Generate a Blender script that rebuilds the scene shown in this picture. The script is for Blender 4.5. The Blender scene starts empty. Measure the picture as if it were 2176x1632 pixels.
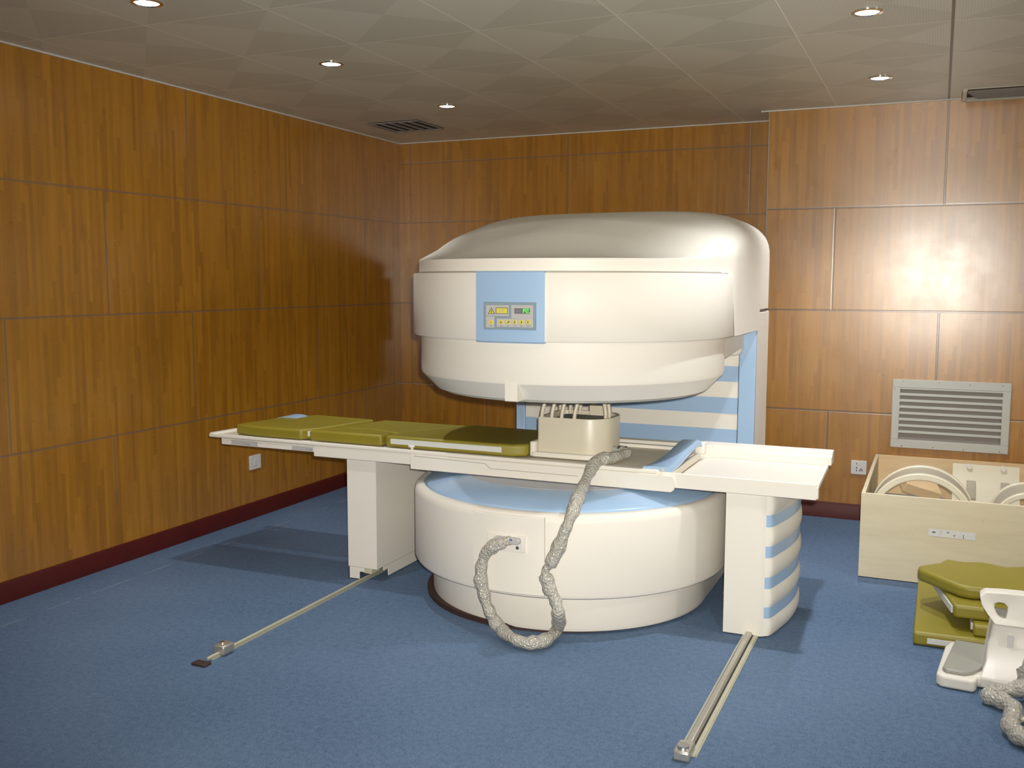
import bpy, math, random
from mathutils import Vector, Matrix, noise
random.seed(7)
C = bpy.context.scene.collection
R = math.radians
PI = math.pi

# ------------------------------------------------------------------ camera
CAM = Vector((3.734, -6.4384, 1.4219)); FPX = 2065.2753
YAW, PIT, ROL = 0.412, 1.4655, 0.0023
RM = Matrix.Rotation(YAW, 3, 'Z') @ Matrix.Rotation(PIT, 3, 'X') @ Matrix.Rotation(ROL, 3, 'Z')
cd = bpy.data.cameras.new('camera'); cam = bpy.data.objects.new('camera', cd); C.objects.link(cam)
cam.matrix_world = Matrix.Translation(CAM) @ RM.to_4x4()
cd.sensor_width = 36; cd.lens = FPX / 2176 * 36; cd.clip_start = .05
bpy.context.scene.camera = cam

def at(u, v, ax, val):
    """world point where the sight line through photo pixel (u,v) meets the plane axis=val (a measuring tool)"""
    d = RM @ Vector(((u-1088)/FPX, -(v-816)/FPX, -1))
    return CAM + d * ((val - CAM[ax]) / d[ax])

# ------------------------------------------------------------------ materials
def new_mat(name):
    m = bpy.data.materials.new(name); m.use_nodes = True
    nt = m.node_tree; b = nt.nodes['Principled BSDF']
    return m, nt, b

def srgb(r, g, b):
    f = lambda c: (c/255/12.92) if c/255 <= .04045 else ((c/255+.055)/1.055)**2.4
    return (f(r), f(g), f(b), 1)

def plain(name, col, rough=.5, spec=.5, metal=0, bump=0, bscale=200, var=0, vscale=3, coat=0):
    m, nt, b = new_mat(name)
    b.inputs['Base Color'].default_value = col
    b.inputs['Roughness'].default_value = rough
    b.inputs['Metallic'].default_value = metal
    b.inputs['Specular IOR Level'].default_value = spec
    b.inputs['Coat Weight'].default_value = coat
    g = nt.nodes.new('ShaderNodeNewGeometry')
    if var:
        n = nt.nodes.new('ShaderNodeTexNoise'); n.inputs['Scale'].default_value = vscale; n.inputs['Detail'].default_value = 4
        nt.links.new(g.outputs['Position'], n.inputs['Vector'])
        mx = nt.nodes.new('ShaderNodeMix'); mx.data_type = 'RGBA'
        mx.inputs['A'].default_value = tuple(c*(1-var) for c in col[:3])+(1,)
        mx.inputs['B'].default_value = tuple(min(1, c*(1+var)) for c in col[:3])+(1,)
        nt.links.new(n.outputs['Fac'], mx.inputs['Factor']); nt.links.new(mx.outputs['Result'], b.inputs['Base Color'])
    if bump:
        n = nt.nodes.new('ShaderNodeTexNoise'); n.inputs['Scale'].default_value = bscale
        nt.links.new(g.outputs['Position'], n.inputs['Vector'])
        bp = nt.nodes.new('ShaderNodeBump'); bp.inputs['Strength'].default_value = bump; bp.inputs['Distance'].default_value = .002
        nt.links.new(n.outputs['Fac'], bp.inputs['Height']); nt.links.new(bp.outputs['Normal'], b.inputs['Normal'])
    return m

class NG:
    """tiny helper for math node chains"""
    def __init__(s, nt): s.nt = nt
    def m(s, op, a, b=None, c=None):
        n = s.nt.nodes.new('ShaderNodeMath'); n.operation = op
        for i, x in enumerate((a, b, c)):
            if x is None: continue
            if isinstance(x, (int, float)): n.inputs[i].default_value = x
            else: s.nt.links.new(x, n.inputs[i])
        return n.outputs[0]
    def xyz(s, x, y, z):
        n = s.nt.nodes.new('ShaderNodeCombineXYZ')
        for i, v in enumerate((x, y, z)):
            if isinstance(v, (int, float)): n.inputs[i].default_value = v
            else: s.nt.links.new(v, n.inputs[i])
        return n.outputs[0]
    def mix(s, f, a, b):
        n = s.nt.nodes.new('ShaderNodeMix'); n.data_type = 'RGBA'
        for k, x in (('Factor', f), ('A', a), ('B', b)):
            if isinstance(x, (int, float, tuple)): n.inputs[k].default_value = x
            else: s.nt.links.new(x, n.inputs[k])
        return n.outputs['Result']
    def noise(s, vec, scale, detail=3, rough=.5):
        n = s.nt.nodes.new('ShaderNodeTexNoise'); n.inputs['Scale'].default_value = scale
        n.inputs['Detail'].default_value = detail; n.inputs['Roughness'].default_value = rough
        s.nt.links.new(vec, n.inputs['Vector']); return n.outputs['Fac']

Z1, ZS = .6506, .6033          # first joint height, panel height
def wood_panels(name, axis, off, w, extra_joint=None, joint=(.15, .105, .08, 1), jf=.65):
    m, nt, b = new_mat(name); g = NG(nt)
    geo = nt.nodes.new('ShaderNodeNewGeometry'); sp = nt.nodes.new('ShaderNodeSeparateXYZ')
    nt.links.new(geo.outputs['Position'], sp.inputs[0])
    h = sp.outputs[axis]; z = sp.outputs[2]
    # bamboo strips
    sid = g.m('FLOOR', g.m('DIVIDE', h, .021))
    pid = g.m('FLOOR', g.m('DIVIDE', g.m('ADD', z, g.m('MULTIPLY', sid, .37)), .45))
    wn = nt.nodes.new('ShaderNodeTexWhiteNoise'); wn.noise_dimensions = '2D'
    nt.links.new(g.xyz(sid, pid, 0), wn.inputs['Vector'])
    grain = g.noise(g.xyz(g.m('MULTIPLY', h, 130), g.m('MULTIPLY', z, 5), 0), 1, 4, .6)
    broad = g.noise(g.xyz(g.m('MULTIPLY', h, 9), g.m('MULTIPLY', z, 1.3), 3), 1, 2)
    knots = g.noise(g.xyz(g.m('MULTIPLY', h, 28), g.m('MULTIPLY', z, 45), 8), 1, 2)
    kn = g.m('MULTIPLY', g.m('GREATER_THAN', knots, .71), .22)
    t = g.m('ADD', g.m('MULTIPLY', wn.outputs['Value'], .30), g.m('ADD', g.m('MULTIPLY', grain, .45), g.m('MULTIPLY', broad, .35)))
    t = g.m('SUBTRACT', t, kn)
    col = g.mix(t, srgb(114, 68, 7), srgb(190, 132, 34))
    # panel joints (brick bond)
    zr = g.m('DIVIDE', g.m('SUBTRACT', z, Z1 - ZS), ZS)
    row = g.m('FLOOR', zr)
    dz = g.m('MULTIPLY', g.m('ABSOLUTE', g.m('SUBTRACT', zr, g.m('ROUND', zr))), ZS)
    odd = g.m('MODULO', row, 2)
    hx = g.m('ADD', g.m('DIVIDE', g.m('SUBTRACT', h, off), w), g.m('MULTIPLY', odd, .5))
    dh = g.m('MULTIPLY', g.m('ABSOLUTE', g.m('SUBTRACT', hx, g.m('ROUND', hx))), w)
    d = g.m('MINIMUM', dz, dh)
    d = g.m('ADD', d, g.m('MULTIPLY', g.m('LESS_THAN', z, .3), 1))
    d = g.m('MAXIMUM', d, g.m('MULTIPLY', g.m('GREATER_THAN', z, 2.40), g.m('ADD', dh, 0)))
    if extra_joint is not None:
        d = g.m('MINIMUM', d, g.m('ABSOLUTE', g.m('SUBTRACT', z, extra_joint)))
    jn = g.m('SUBTRACT', 1, g.m('MINIMUM', g.m('DIVIDE', d, .0065), 1))
    jm = g.m('MULTIPLY', g.m('MINIMUM', g.m('MULTIPLY', jn, 2.2), 1), jf)
    col = g.mix(jm, col, joint)
    nt.links.new(col, b.inputs['Base Color'])
    rg = g.m('ADD', .24, g.m('MULTIPLY', g.noise(geo.outputs['Position'], 7, 3), .10))
    nt.links.new(rg, b.inputs['Roughness'])
    b.inputs['Specular IOR Level'].default_value = 1.0; b.inputs['IOR'].default_value = 1.55
    bp = nt.nodes.new('ShaderNodeBump'); bp.inputs['Strength'].default_value = .15; bp.inputs['Distance'].default_value = .003
    nt.links.new(g.m('SUBTRACT', g.m('MULTIPLY', grain, .03), jm), bp.inputs['Height'])
    nt.links.new(bp.outputs['Normal'], b.inputs['Normal'])
    return m

M = {}
M['wood_left'] = wood_panels('wood_left', 1, -1.672, 1.173)
M['wood_back'] = wood_panels('wood_back', 0, .10+.615, 1.25, 2.29)
M['wood_proj'] = wood_panels('wood_proj', 0, 3.74+.5865, 1.173, joint=(.09, .07, .06, 1), jf=.75)
M['white'] = plain('white_plastic', (.80, .755, .675, 1), .48, .3, var=.02, vscale=2)
M['white_side'] = plain('white_plastic_matte', (.78, .74, .67, 1), .40, .5)
M['cream'] = plain('cream_plastic', (.66, .60, .47, 1), .38)
M['blue'] = plain('blue_plastic', (.35, .50, .70, 1), .30, var=.02)
M['grey'] = plain('grey_plastic', (.34, .34, .30, 1), .4)
M['lavender'] = plain('grey_lavender_plastic', (.45, .46, .52, 1), .4)
M['dark'] = plain('dark_gap', (.02, .018, .018, 1), .7)
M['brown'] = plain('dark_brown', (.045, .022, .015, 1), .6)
M['seam'] = plain('seam_grey', (.35, .32, .28, 1), .6)
M['olive'] = plain('olive_vinyl', (.255, .21, .020, 1), .42, bump=.25, bscale=500, var=.12, vscale=6)
M['velcro'] = plain('white_fabric_strip', (.66, .66, .62, 1), .9, .2, bump=.3)
M['skirting'] = plain('dark_red_wood', (.075, .008, .006, 1), .5, .35, var=.2, vscale=12)
M['metal'] = plain('brushed_metal', (.55, .53, .47, 1), .35, metal=.75, var=.1, vscale=40)
M['rail'] = plain('painted_rail', (.52, .50, .38, 1), .35, metal=.25)
M['chrome'] = plain('chrome', (.75, .74, .72, 1), .15, metal=1)
M['outlet'] = plain('outlet_white', (.66, .66, .64, 1), .35)
M['vent'] = plain('vent_paint', (.50, .50, .46, 1), .45)
M['vent_dark'] = plain('vent_shadow', (.25, .23, .21, 1), .7)
M['louver'] = plain('louver_grey', (.42, .41, .38, 1), .5)
M['yellow'] = plain('yellow_label', (.70, .60, .10, 1), .4)
M['panelgrey'] = plain('panel_grey', (.48, .47, .46, 1), .45)
M['panelframe'] = plain('panel_frame_bluegrey', (.24, .31, .36, 1), .45)
M['ink'] = plain('ink', (.06, .06, .08, 1), .7)
M['inkgrey'] = plain('ink_grey', (.30, .30, .31, 1), .7)
M['paper'] = plain('white_paper', (.68, .67, .66, 1), .7)
M['foam'] = plain('grey_foam', (.22, .22, .20, 1), .9, bump=1, bscale=120, var=.4, vscale=60)
M['coil'] = plain('beige_coil_shell', (.74, .68, .53, 1), .30)
M['coilband'] = plain('taupe_coil_shell', (.42, .38, .29, 1), .35)
M['plainwall'] = plain('plain_wall', (.50, .40, .28, 1), .6)
M['socketblue'] = plain('connector_blue', (.10, .12, .30, 1), .3)
M['trim'] = plain('aluminium_trim', (.62, .60, .55, 1), .4)

def emit(name, col, s):
    m, nt, b = new_mat(name); b.inputs['Base Color'].default_value = (0, 0, 0, 1)
    b.inputs['Emission Color'].default_value = col; b.inputs['Emission Strength'].default_value = s
    return m
M['lamp'] = emit('lamp_glow', (.86, .88, 1, 1), 14)
M['green'] = emit('display_green', (.10, 1, .05, 1), 1.6)
M['dim'] = plain('display_dim', (.16, .15, .17, 1), .4)

def carpet():
    m, nt, b = new_mat('blue_carpet'); g = NG(nt)
    geo = nt.nodes.new('ShaderNodeNewGeometry'); p = geo.outputs['Position']
    sp = nt.nodes.new('ShaderNodeSeparateXYZ'); nt.links.new(p, sp.inputs[0])
    f = g.noise(p, 160, 4, .7); c = g.noise(p, 1.2, 3); f2 = g.noise(p, 45, 3, .6)
    t = g.m('ADD', g.m('MULTIPLY', f, .55), g.m('ADD', g.m('MULTIPLY', c, .20), g.m('MULTIPLY', f2, .25)))
    ramp = nt.nodes.new('ShaderNodeValToRGB'); nt.links.new(t, ramp.inputs[0])
    e = ramp.color_ramp.elements; e[0].position = .36; e[0].color = (.062, .108, .190, 1); e[1].position = .64; e[1].color = (.165, .235, .350, 1)
    # worn seam beside the left wall
    sx = g.m('ADD', .31, g.m('MULTIPLY', g.m('ADD', sp.outputs[1], 3.1), -.135*-1))
    d = g.m('ABSOLUTE', g.m('SUBTRACT', sp.outputs[0], .25))
    ln = g.m('MULTIPLY', g.m('LESS_THAN', d, .004), g.m('GREATER_THAN', g.noise(p, 4, 2), .5))
    col = g.mix(g.m('MULTIPLY', ln, .4), ramp.outputs[0], (.35, .37, .40, 1))
    nt.links.new(col, b.inputs['Base Color'])
    b.inputs['Roughness'].default_value = .95; b.inputs['Specular IOR Level'].default_value = .15
    bp = nt.nodes.new('ShaderNodeBump'); bp.inputs['Strength'].default_value = .5; bp.inputs['Distance'].default_value = .004
    nt.links.new(f, bp.inputs['Height']); nt.links.new(bp.outputs['Normal'], b.inputs['Normal'])
    return m
M['carpet'] = carpet()

LX, LT, LY = .1712, .5944, .9573 - .5944
def ceiling_mat():
    m, nt, b = new_mat('perforated_ceiling_tiles'); g = NG(nt)
    geo = nt.nodes.new('ShaderNodeNewGeometry'); sp = nt.nodes.new('ShaderNodeSeparateXYZ')
    nt.links.new(geo.outputs['Position'], sp.inputs[0])
    u = g.m('DIVIDE', g.m('SUBTRACT', sp.outputs[0], LX), LT); v = g.m('DIVIDE', g.m('ADD', sp.outputs[1], LY), LT)
    fu = g.m('SUBTRACT', u, g.m('ROUND', u)); fv = g.m('SUBTRACT', v, g.m('ROUND', v))
    d = g.m('MINIMUM', g.m('ABSOLUTE', fu), g.m('ABSOLUTE', fv))
    line = g.m('LESS_THAN', g.m('MULTIPLY', d, LT), .0028)
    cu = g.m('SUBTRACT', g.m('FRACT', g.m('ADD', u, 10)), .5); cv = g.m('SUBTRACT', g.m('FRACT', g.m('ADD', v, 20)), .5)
    tri_sheen = g.m('GREATER_THAN', g.m('ABSOLUTE', g.m('SUBTRACT', cu, .12)), g.m('ABSOLUTE', g.m('ADD', cv, .1)))  # directional sheen of the perforated metal, painted into the colour as triangles
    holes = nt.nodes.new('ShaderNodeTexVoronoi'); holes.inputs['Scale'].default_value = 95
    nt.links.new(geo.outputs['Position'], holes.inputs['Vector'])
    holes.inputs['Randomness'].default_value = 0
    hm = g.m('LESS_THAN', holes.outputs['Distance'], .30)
    col = g.mix(tri_sheen, (.58, .57, .475, 1), (.655, .64, .54, 1))
    col = g.mix(g.m('MULTIPLY', hm, .35), col, (.30, .27, .23, 1))
    col = g.mix(g.m('MULTIPLY', line, .8), col, (.92, .88, .78, 1))
    sd = g.m('ABSOLUTE', g.m('SUBTRACT', sp.outputs[0], LX+6*LT))
    col = g.mix(g.m('LESS_THAN', sd, .006), col, (.12, .10, .085, 1))
    nt.links.new(col, b.inputs['Base Color'])
    b.inputs['Roughness'].default_value = .38; b.inputs['Specular IOR Level'].default_value = .6
    return m
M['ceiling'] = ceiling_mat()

def plywood():
    m, nt, b = new_mat('plywood'); g = NG(nt)
    geo = nt.nodes.new('ShaderNodeNewGeometry'); sp = nt.nodes.new('ShaderNodeSeparateXYZ')
    nt.links.new(geo.outputs['Position'], sp.inputs[0])
    v = g.xyz(g.m('MULTIPLY', sp.outputs[0], 3), g.m('MULTIPLY', sp.outputs[1], 3), g.m('MULTIPLY', sp.outputs[2], 22))
    n = g.noise(v, 1, 5, .65); s = g.noise(geo.outputs['Position'], 38, 2)
    col = g.mix(n, (.58, .50, .34, 1), (.76, .68, .50, 1))
    col = g.mix(g.m('MULTIPLY', g.m('GREATER_THAN', s, .735), .5), col, (.20, .13, .07, 1))
    nt.links.new(col, b.inputs['Base Color']); b.inputs['Roughness'].default_value = .7
    return m
M['ply'] = plywood()

def pine():
    m, nt, b = new_mat('pine_board'); g = NG(nt)
    geo = nt.nodes.new('ShaderNodeNewGeometry'); sp = nt.nodes.new('ShaderNodeSeparateXYZ')
    nt.links.new(geo.outputs['Position'], sp.inputs[0])
    v = g.xyz(g.m('MULTIPLY', sp.outputs[0], 2), g.m('MULTIPLY', sp.outputs[1], 2), g.m('MULTIPLY', sp.outputs[2], 14))
    n = g.noise(v, 1.5, 4, .6)
    k = nt.nodes.new('ShaderNodeTexVoronoi'); k.inputs['Scale'].default_value = 4.5; nt.links.new(geo.outputs['Position'], k.inputs['Vector'])
    col = g.mix(n, (.62, .40, .20, 1), (.80, .64, .40, 1))
    col = g.mix(g.m('LESS_THAN', k.outputs['Distance'], .07), col, (.22, .09, .04, 1))
    nt.links.new(col, b.inputs['Base Color']); b.inputs['Roughness'].default_value = .6
    return m
M['pine'] = pine()

def bubble_wrap():
    m, nt, b = new_mat('bubble_wrap')
    b.inputs['Base Color'].default_value = (.58, .55, .48, 1); b.inputs['Roughness'].default_value = .20
    b.inputs['Alpha'].default_value = .80; b.inputs['Specular IOR Level'].default_value = .9
    geo = nt.nodes.new('ShaderNodeNewGeometry')
    v = nt.nodes.new('ShaderNodeTexVoronoi'); v.inputs['Scale'].default_value = 110; nt.links.new(geo.outputs['Position'], v.inputs['Vector'])
    n = nt.nodes.new('ShaderNodeTexNoise'); n.inputs['Scale'].default_value = 45; nt.links.new(geo.outputs['Position'], n.inputs['Vector'])
    a = nt.nodes.new('ShaderNodeMath'); a.operation = 'ADD'; nt.links.new(v.outputs['Distance'], a.inputs[0]); nt.links.new(n.outputs['Fac'], a.inputs[1])
    bp = nt.nodes.new('ShaderNodeBump'); bp.inputs['Strength'].default_value = 1; bp.inputs['Distance'].default_value = .006
    nt.links.new(a.outputs[0], bp.inputs['Height']); nt.links.new(bp.outputs['Normal'], b.inputs['Normal'])
    return m
M['wrap'] = bubble_wrap()

# ------------------------------------------------------------------ mesh helpers
class MB:
    def __init__(s): s.v = []; s.f = []
    def add(s, vs, fs):
        o = len(s.v); s.v += [tuple(v) for v in vs]; s.f += [tuple(i+o for i in f) for f in fs]; return s
    def box(s, x0, x1, y0, y1, z0, z1, M4=None):
        vs = [Vector((x, y, z)) for x in (x0, x1) for y in (y0, y1) for z in (z0, z1)]
        if M4 is not None: vs = [M4 @ v for v in vs]
        return s.add(vs, [(0, 1, 3, 2), (4, 6, 7, 5), (0, 4, 5, 1), (2, 3, 7, 6), (0, 2, 6, 4), (1, 5, 7, 3)])
    def loft(s, rings, cap0=True, cap1=True, closed=True):
        n = len(rings[0]); vs = [p for r in rings for p in r]; fs = []
        m = n if closed else n-1
        for k in range(len(rings)-1):
            for i in range(m):
                j = (i+1) % n; fs.append((k*n+i, k*n+j, (k+1)*n+j, (k+1)*n+i))
        if cap0: fs.append(tuple(reversed(range(n))))
        if cap1: fs.append(tuple((len(rings)-1)*n+i for i in range(n)))
        return s.add(vs, fs)
    def prism(s, pts, z0, z1, M4=None):
        r0 = [Vector((p[0], p[1], z0)) for p in pts]; r1 = [Vector((p[0], p[1], z1)) for p in pts]
        if M4 is not None: r0 = [M4 @ p for p in r0]; r1 = [M4 @ p for p in r1]
        return s.loft([r0, r1])
    def prism_y(s, pts, y0, y1):      # outline in x,z extruded along y
        return s.loft([[(p[0], y0, p[1]) for p in pts], [(p[0], y1, p[1]) for p in pts]])
    def prism_x(s, pts, x0, x1):      # outline in y,z extruded along x
        return s.loft([[(x0, p[0], p[1]) for p in pts], [(x1, p[0], p[1]) for p in pts]])
    def tube(s, path, rad, n=12, cap=True, wob=0, seed=0):
        P = [Vector(p) for p in path]; rings = []
        up = Vector((0, 0, 1)); prev = None
        for i, p in enumerate(P):
            t = (P[min(i+1, len(P)-1)] - P[max(i-1, 0)]).normalized()
            if prev is None:
                a = t.cross(up if abs(t.z) < .9 else Vector((1, 0, 0))).normalized()
            else:
                a = (prev - t*prev.dot(t)).normalized()
            b = t.cross(a); prev = a
            r = rad[i] if isinstance(rad, (list, tuple)) else rad
            rg = []
            for k in range(n):
                an = 2*PI*k/n; dv = a*math.cos(an)+b*math.sin(an)
                rr = r*(1+wob*noise.noise((p+dv*.02)*38+Vector((seed, 0, 0))))
                rg.append(p+dv*rr)
            rings.append(rg)
        return s.loft(rings, cap, cap)
    def cyl(s, c, r, z0, z1, n=32):
        return s.prism([(c[0]+r*math.cos(2*PI*i/n), c[1]+r*math.sin(2*PI*i/n)) for i in range(n)], z0, z1)
    def cyl_y(s, cx, cz, r, y0, y1, n=24):
        return s.prism_y([(cx+r*math.cos(2*PI*i/n), cz+r*math.sin(2*PI*i/n)) for i in range(n)], y0, y1)
    def build(s, name, mat, parent=None, smooth=35, bevel=0, seg=2, sub=0):
        o0 = Vector((0, 0, 0)); p = parent
        while p is not None: o0 = o0 + p.location; p = p.parent
        me = bpy.data.meshes.new(name)
        me.from_pydata([tuple(Vector(v)-o0) for v in s.v], [], s.f); me.update()
        import bmesh
        bm = bmesh.new(); bm.from_mesh(me); bmesh.ops.recalc_face_normals(bm, faces=bm.faces); bm.to_mesh(me); bm.free()
        me.materials.append(mat if not isinstance(mat, str) else M[mat])
        me.polygons.foreach_set('use_smooth', [True]*len(me.polygons)); me.set_sharp_from_angle(angle=R(smooth))
        o = bpy.data.objects.new(name, me); C.objects.link(o)
        if parent: o.parent = parent
        if bevel:
            b = o.modifiers.new('bevel', 'BEVEL'); b.width = bevel; b.segments = seg; b.limit_method = 'ANGLE'; b.angle_limit = R(35)
            b.harden_normals = False
            me.polygons.foreach_set('use_smooth', [True]*len(me.polygons))
        if sub:
            q = o.modifiers.new('sub', 'SUBSURF'); q.levels = sub; q.render_levels = sub
        return o

def tag(o, label=None, cat=None, group=None, kind=None):
    if label: o['label'] = label
    if cat: o['category'] = cat
    if group: o['group'] = group
    if kind: o['kind'] = kind
    return o
def thing(name, loc, label, cat, group=None):
    o = bpy.data.objects.new(name, None); C.objects.link(o); o.location = loc; o.empty_display_size = .1
    return tag(o, label, cat, group)
def dup(root, loc, label, group=None):
    r = root.copy(); C.objects.link(r); r.location = loc; r['label'] = label
    if group: r['group'] = group
    for ch in list(root.children):
        c = ch.copy(); C.objects.link(c); c.parent = r
        for g in list(ch.children):
            d = g.copy(); C.objects.link(d); d.parent = c
    return r

def spline(pts, n=8):
    P = [Vector(p) for p in pts]; out = []
    for i in range(len(P)-1):
        p0, p1, p2, p3 = P[max(i-1, 0)], P[i], P[i+1], P[min(i+2, len(P)-1)]
        for k in range(n):
            t = k/n
            out.append(.5*((2*p1)+(p2-p0)*t+(2*p0-5*p1+4*p2-p3)*t*t+(3*p1-p0-3*p2+p3)*t**3))
    out.append(P[-1]); return out

def rrect(x0, x1, y0, y1, r, n=6):
    """rounded rectangle outline; r = (r00 (x0,y0), r10, r11, r01)"""
    if not isinstance(r, (tuple, list)): r = (r,)*4
    pts = []
    for (cx, cy, rr, a0) in ((x0+r[0], y0+r[0], r[0], 180), (x1-r[1], y0+r[1], r[1], 270), (x1-r[2], y1-r[2], r[2], 0), (x0+r[3], y1-r[3], r[3], 90)):
        if rr < 1e-6: pts.append((cx, cy)); continue
        for k in range(n+1):
            a = R(a0+90*k/n); pts.append((cx+rr*math.cos(a), cy+rr*math.sin(a)))
    return pts

# ------------------------------------------------------------------ the room
H = 2.44; YP = -.3576; XP = 2.76; XR = 7.0; YF = -8.3
def struct(name, mb, mat, **k):
    return tag(mb.build(name, mat, **k), kind='structure')
struct('floor', MB().box(-.1, XR+.1, YF-.1, .1, -.1, 0), 'carpet')
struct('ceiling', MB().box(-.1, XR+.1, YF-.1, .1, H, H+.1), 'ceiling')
struct('wall_left', MB().box(-.1, 0, YF, 0, 0, H), 'wood_left')
struct('wall_back', MB().box(-.1, XP, 0, .1, 0, H), 'wood_back')
struct('wall_projecting', MB().box(XP, XR, YP, .1, 0, H), 'wood_proj')
struct('wall_right', MB().box(XR, XR+.1, YF, YP, 0, H), 'plainwall')
struct('wall_front', MB().box(-.1, XR+.1, YF-.1, YF, 0, H), 'plainwall')
bh = .095
struct('baseboard_left', MB().prism_y([(0, 0), (.016, 0), (.016, bh-.012), (.008, bh), (0, bh)], YF, 0), 'skirting')
struct('baseboard_back', MB().prism_x([(0, 0), (-.016, 0), (-.016, bh-.012), (-.008, bh), (0, bh)], .016, XP), 'skirting')
struct('baseboard_projecting', MB().prism_x([(YP, 0), (YP-.016, 0), (YP-.016, bh-.012), (YP-.008, bh), (YP, bh)], XP, XR), 'skirting')
struct('trim_1', MB().box(0, .012, YF, 0, H-.006, H), 'trim')
struct('trim_2', MB().box(.012, XP, -.012, 0, H-.006, H), 'trim')
struct('trim_3', MB().box(XP-.05, XR, YP-.012, YP, H-.006, H), 'trim')
struct('trim_4', MB().box(XP-.005, XP, YP-.006, 0, 0, H), 'seam')

# ------------------------------------------------------------------ scanner
CX, CY = 2.207, -2.265
YB = -.95
def uline(hw, yb=YB, rc=.30, nf=64, ns=10, nc=10, nb=8, cy=CY):
    """U outline: round front of radius hw, straight sides, rounded back corners. starts back right, runs to front, ends back left"""
    pts = []; rc = min(rc, hw-.05)
    for k in range(nc):
        a = R(90-90*k/nc); pts.append((CX+hw-rc+rc*math.cos(a), yb-rc+rc*math.sin(a)))
    y0, y1 = yb-rc, cy
    for k in range(ns): pts.append((CX+hw, y0+(y1-y0)*k/ns))
    for k in range(nf): 
        a = -PI*k/nf; pts.append((CX+hw*math.cos(a), cy+hw*math.sin(a)))
    for k in range(ns): pts.append((CX-hw, y1+(y0-y1)*k/ns))
    for k in range(nc):
        a = R(180-90*k/nc); pts.append((CX-hw+rc+rc*math.cos(a), yb-rc+rc*math.sin(a)))
    x0, x1 = CX-hw+rc, CX+hw-rc
    for k in range(nb): pts.append((x0+(x1-x0)*k/nb, yb))
    return pts
def ustack(mb, prof, yb=YB, rc=.30, cy=CY, **k):
    mb.loft([[(x, y, z) for x, y in uline(hw, yb-(.716-hw)*0, rc, cy=cy)] for hw, z in prof], **k); return mb

sc = thing('mri_scanner', (CX, -1.9, 0), 'large white and blue open scanner with round upper and lower magnet housings', 'medical scanner')
# base
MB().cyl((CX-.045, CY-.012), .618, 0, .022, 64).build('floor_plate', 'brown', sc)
ustack(MB(), [(.60, .006), (.628, .012), (.635, .03), (.635, .172)]).build('base_skirt', 'white', sc)
# lower drum
ustack(MB(), [(.60, .168), (.695, .168), (.712, .176), (.718, .19), (.718, .478), (.714, .498), (.704, .510), (.690, .514), (.676, .514), (.674, .500), (.60, .500)]).build('lower_housing', 'white', sc)
MB().loft([[(CX+r*math.cos(2*PI*i/96), CY+r*math.sin(2*PI*i/96), z) for i in range(96)] for r, z in ((.668, .496), (.668, .514), (.66, .522), (.56, .556), (.515, .566), (.505, .566))]).build('pole_cover', 'blue', sc, smooth=50)
MB().cyl((CX, CY), .503, .55, .5675, 96).build('pole_face', 'lavender', sc, bevel=.004)
# access panel on the lower drum (proud of it by 3 mm)
def arc_panel(a0, a1, r0, r1, z0, z1, n=16, cham=.004):
    out = []
    rows = []
    for k in range(n+1):
        a = a0+(a1-a0)*k/n; rows.append((math.cos(a), math.sin(a)))
    def ring(r, z): return [(CX+c*r, CY+s*r, z) for c, s in rows]
    o = [ring(r0, z0), ring(r1-cham, z0), ring(r1, z0+cham), ring(r1, z1-cham), ring(r1-cham, z1), ring(r0, z1)]
    mb = MB(); nn = n+1
    vs = [p for r in o for p in r]; fs = []
    for k in range(5):
        for i in range(n): fs.append((k*nn+i, k*nn+i+1, (k+1)*nn+i+1, (k+1)*nn+i))
    for i in range(n): fs.append((5*nn+i, 5*nn+i+1, i+1, i))
    fs.append(tuple(k*nn for k in range(6))); fs.append(tuple(k*nn+n for k in range(5, -1, -1)))
    return mb.add(vs, fs)
def ang(u, z, rad=.72):          # angle on the drum seen at photo column u
    best = None
    for k in range(0, 1800):
        a = -PI*k/1800; p = Vector((CX+rad*math.cos(a), CY+rad*math.sin(a), z)); c = RM.transposed() @ (p-CAM)
        # only the side facing the camera
        if (p-CAM).dot(Vector((math.cos(a), math.sin(a), 0))) > 0: continue
        e = abs(1088+FPX*c.x/-c.z-u)
        if best is None or e < best[0]: best = (e, a)
    return best[1]
aL, aR = ang(1007, .35), ang(1157, .35)
arc_panel(aL+.001, aR-.001, .71, .7215, .182, .500).build('access_panel', 'white', sc)
for a in (aL, aR):
    arc_panel(a-.0015, a+.0015, .71, .7192, .18, .50, 2, .001).build('panel_seam', 'seam', sc)
# socket plate
p0, p1 = at(1037, 1133, 1, -2.985), at(1117, 1174, 1, -2.985)
am = (ang(1037, .38)+ang(1117, .38))/2
RT = Matrix.Translation((CX, CY, 0)) @ Matrix.Rotation(am+PI/2, 4, 'Z')   # local: x along the drum, y = -radius outward
hw = (p1.x-p0.x)/2; zt, zb = p0.z, p1.z
sk = MB().box(-hw, hw, -.7245, -.71, zb-.004, zt+.004, RT).build('socket_plate', 'white_side', sc, bevel=.002)
MB().box(hw*.80, hw*1.0, -.728, -.722, zb, zt, RT).build('plate_rim', 'white', sk, bevel=.002)
MB().add(*(lambda vs, fs: (vs, fs))([RT @ Vector((hw*.62+.007*math.cos(2*PI*i/16), -.7262, zb+.016+.007*math.sin(2*PI*i/16))) for i in range(16)], [tuple(range(16))])).build('round_port', 'ink', sk)

# upper magnet
MB().loft([[(CX+r*math.cos(2*PI*i/128), CY+r*math.sin(2*PI*i/128), z) for i in range(128)] for r, z in ((.60, .948), (.612, .950), (.680, 1.018), (.684, 1.03), (.684, 1.186))]).build('lower_shroud', 'white', sc, smooth=20)
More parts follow.
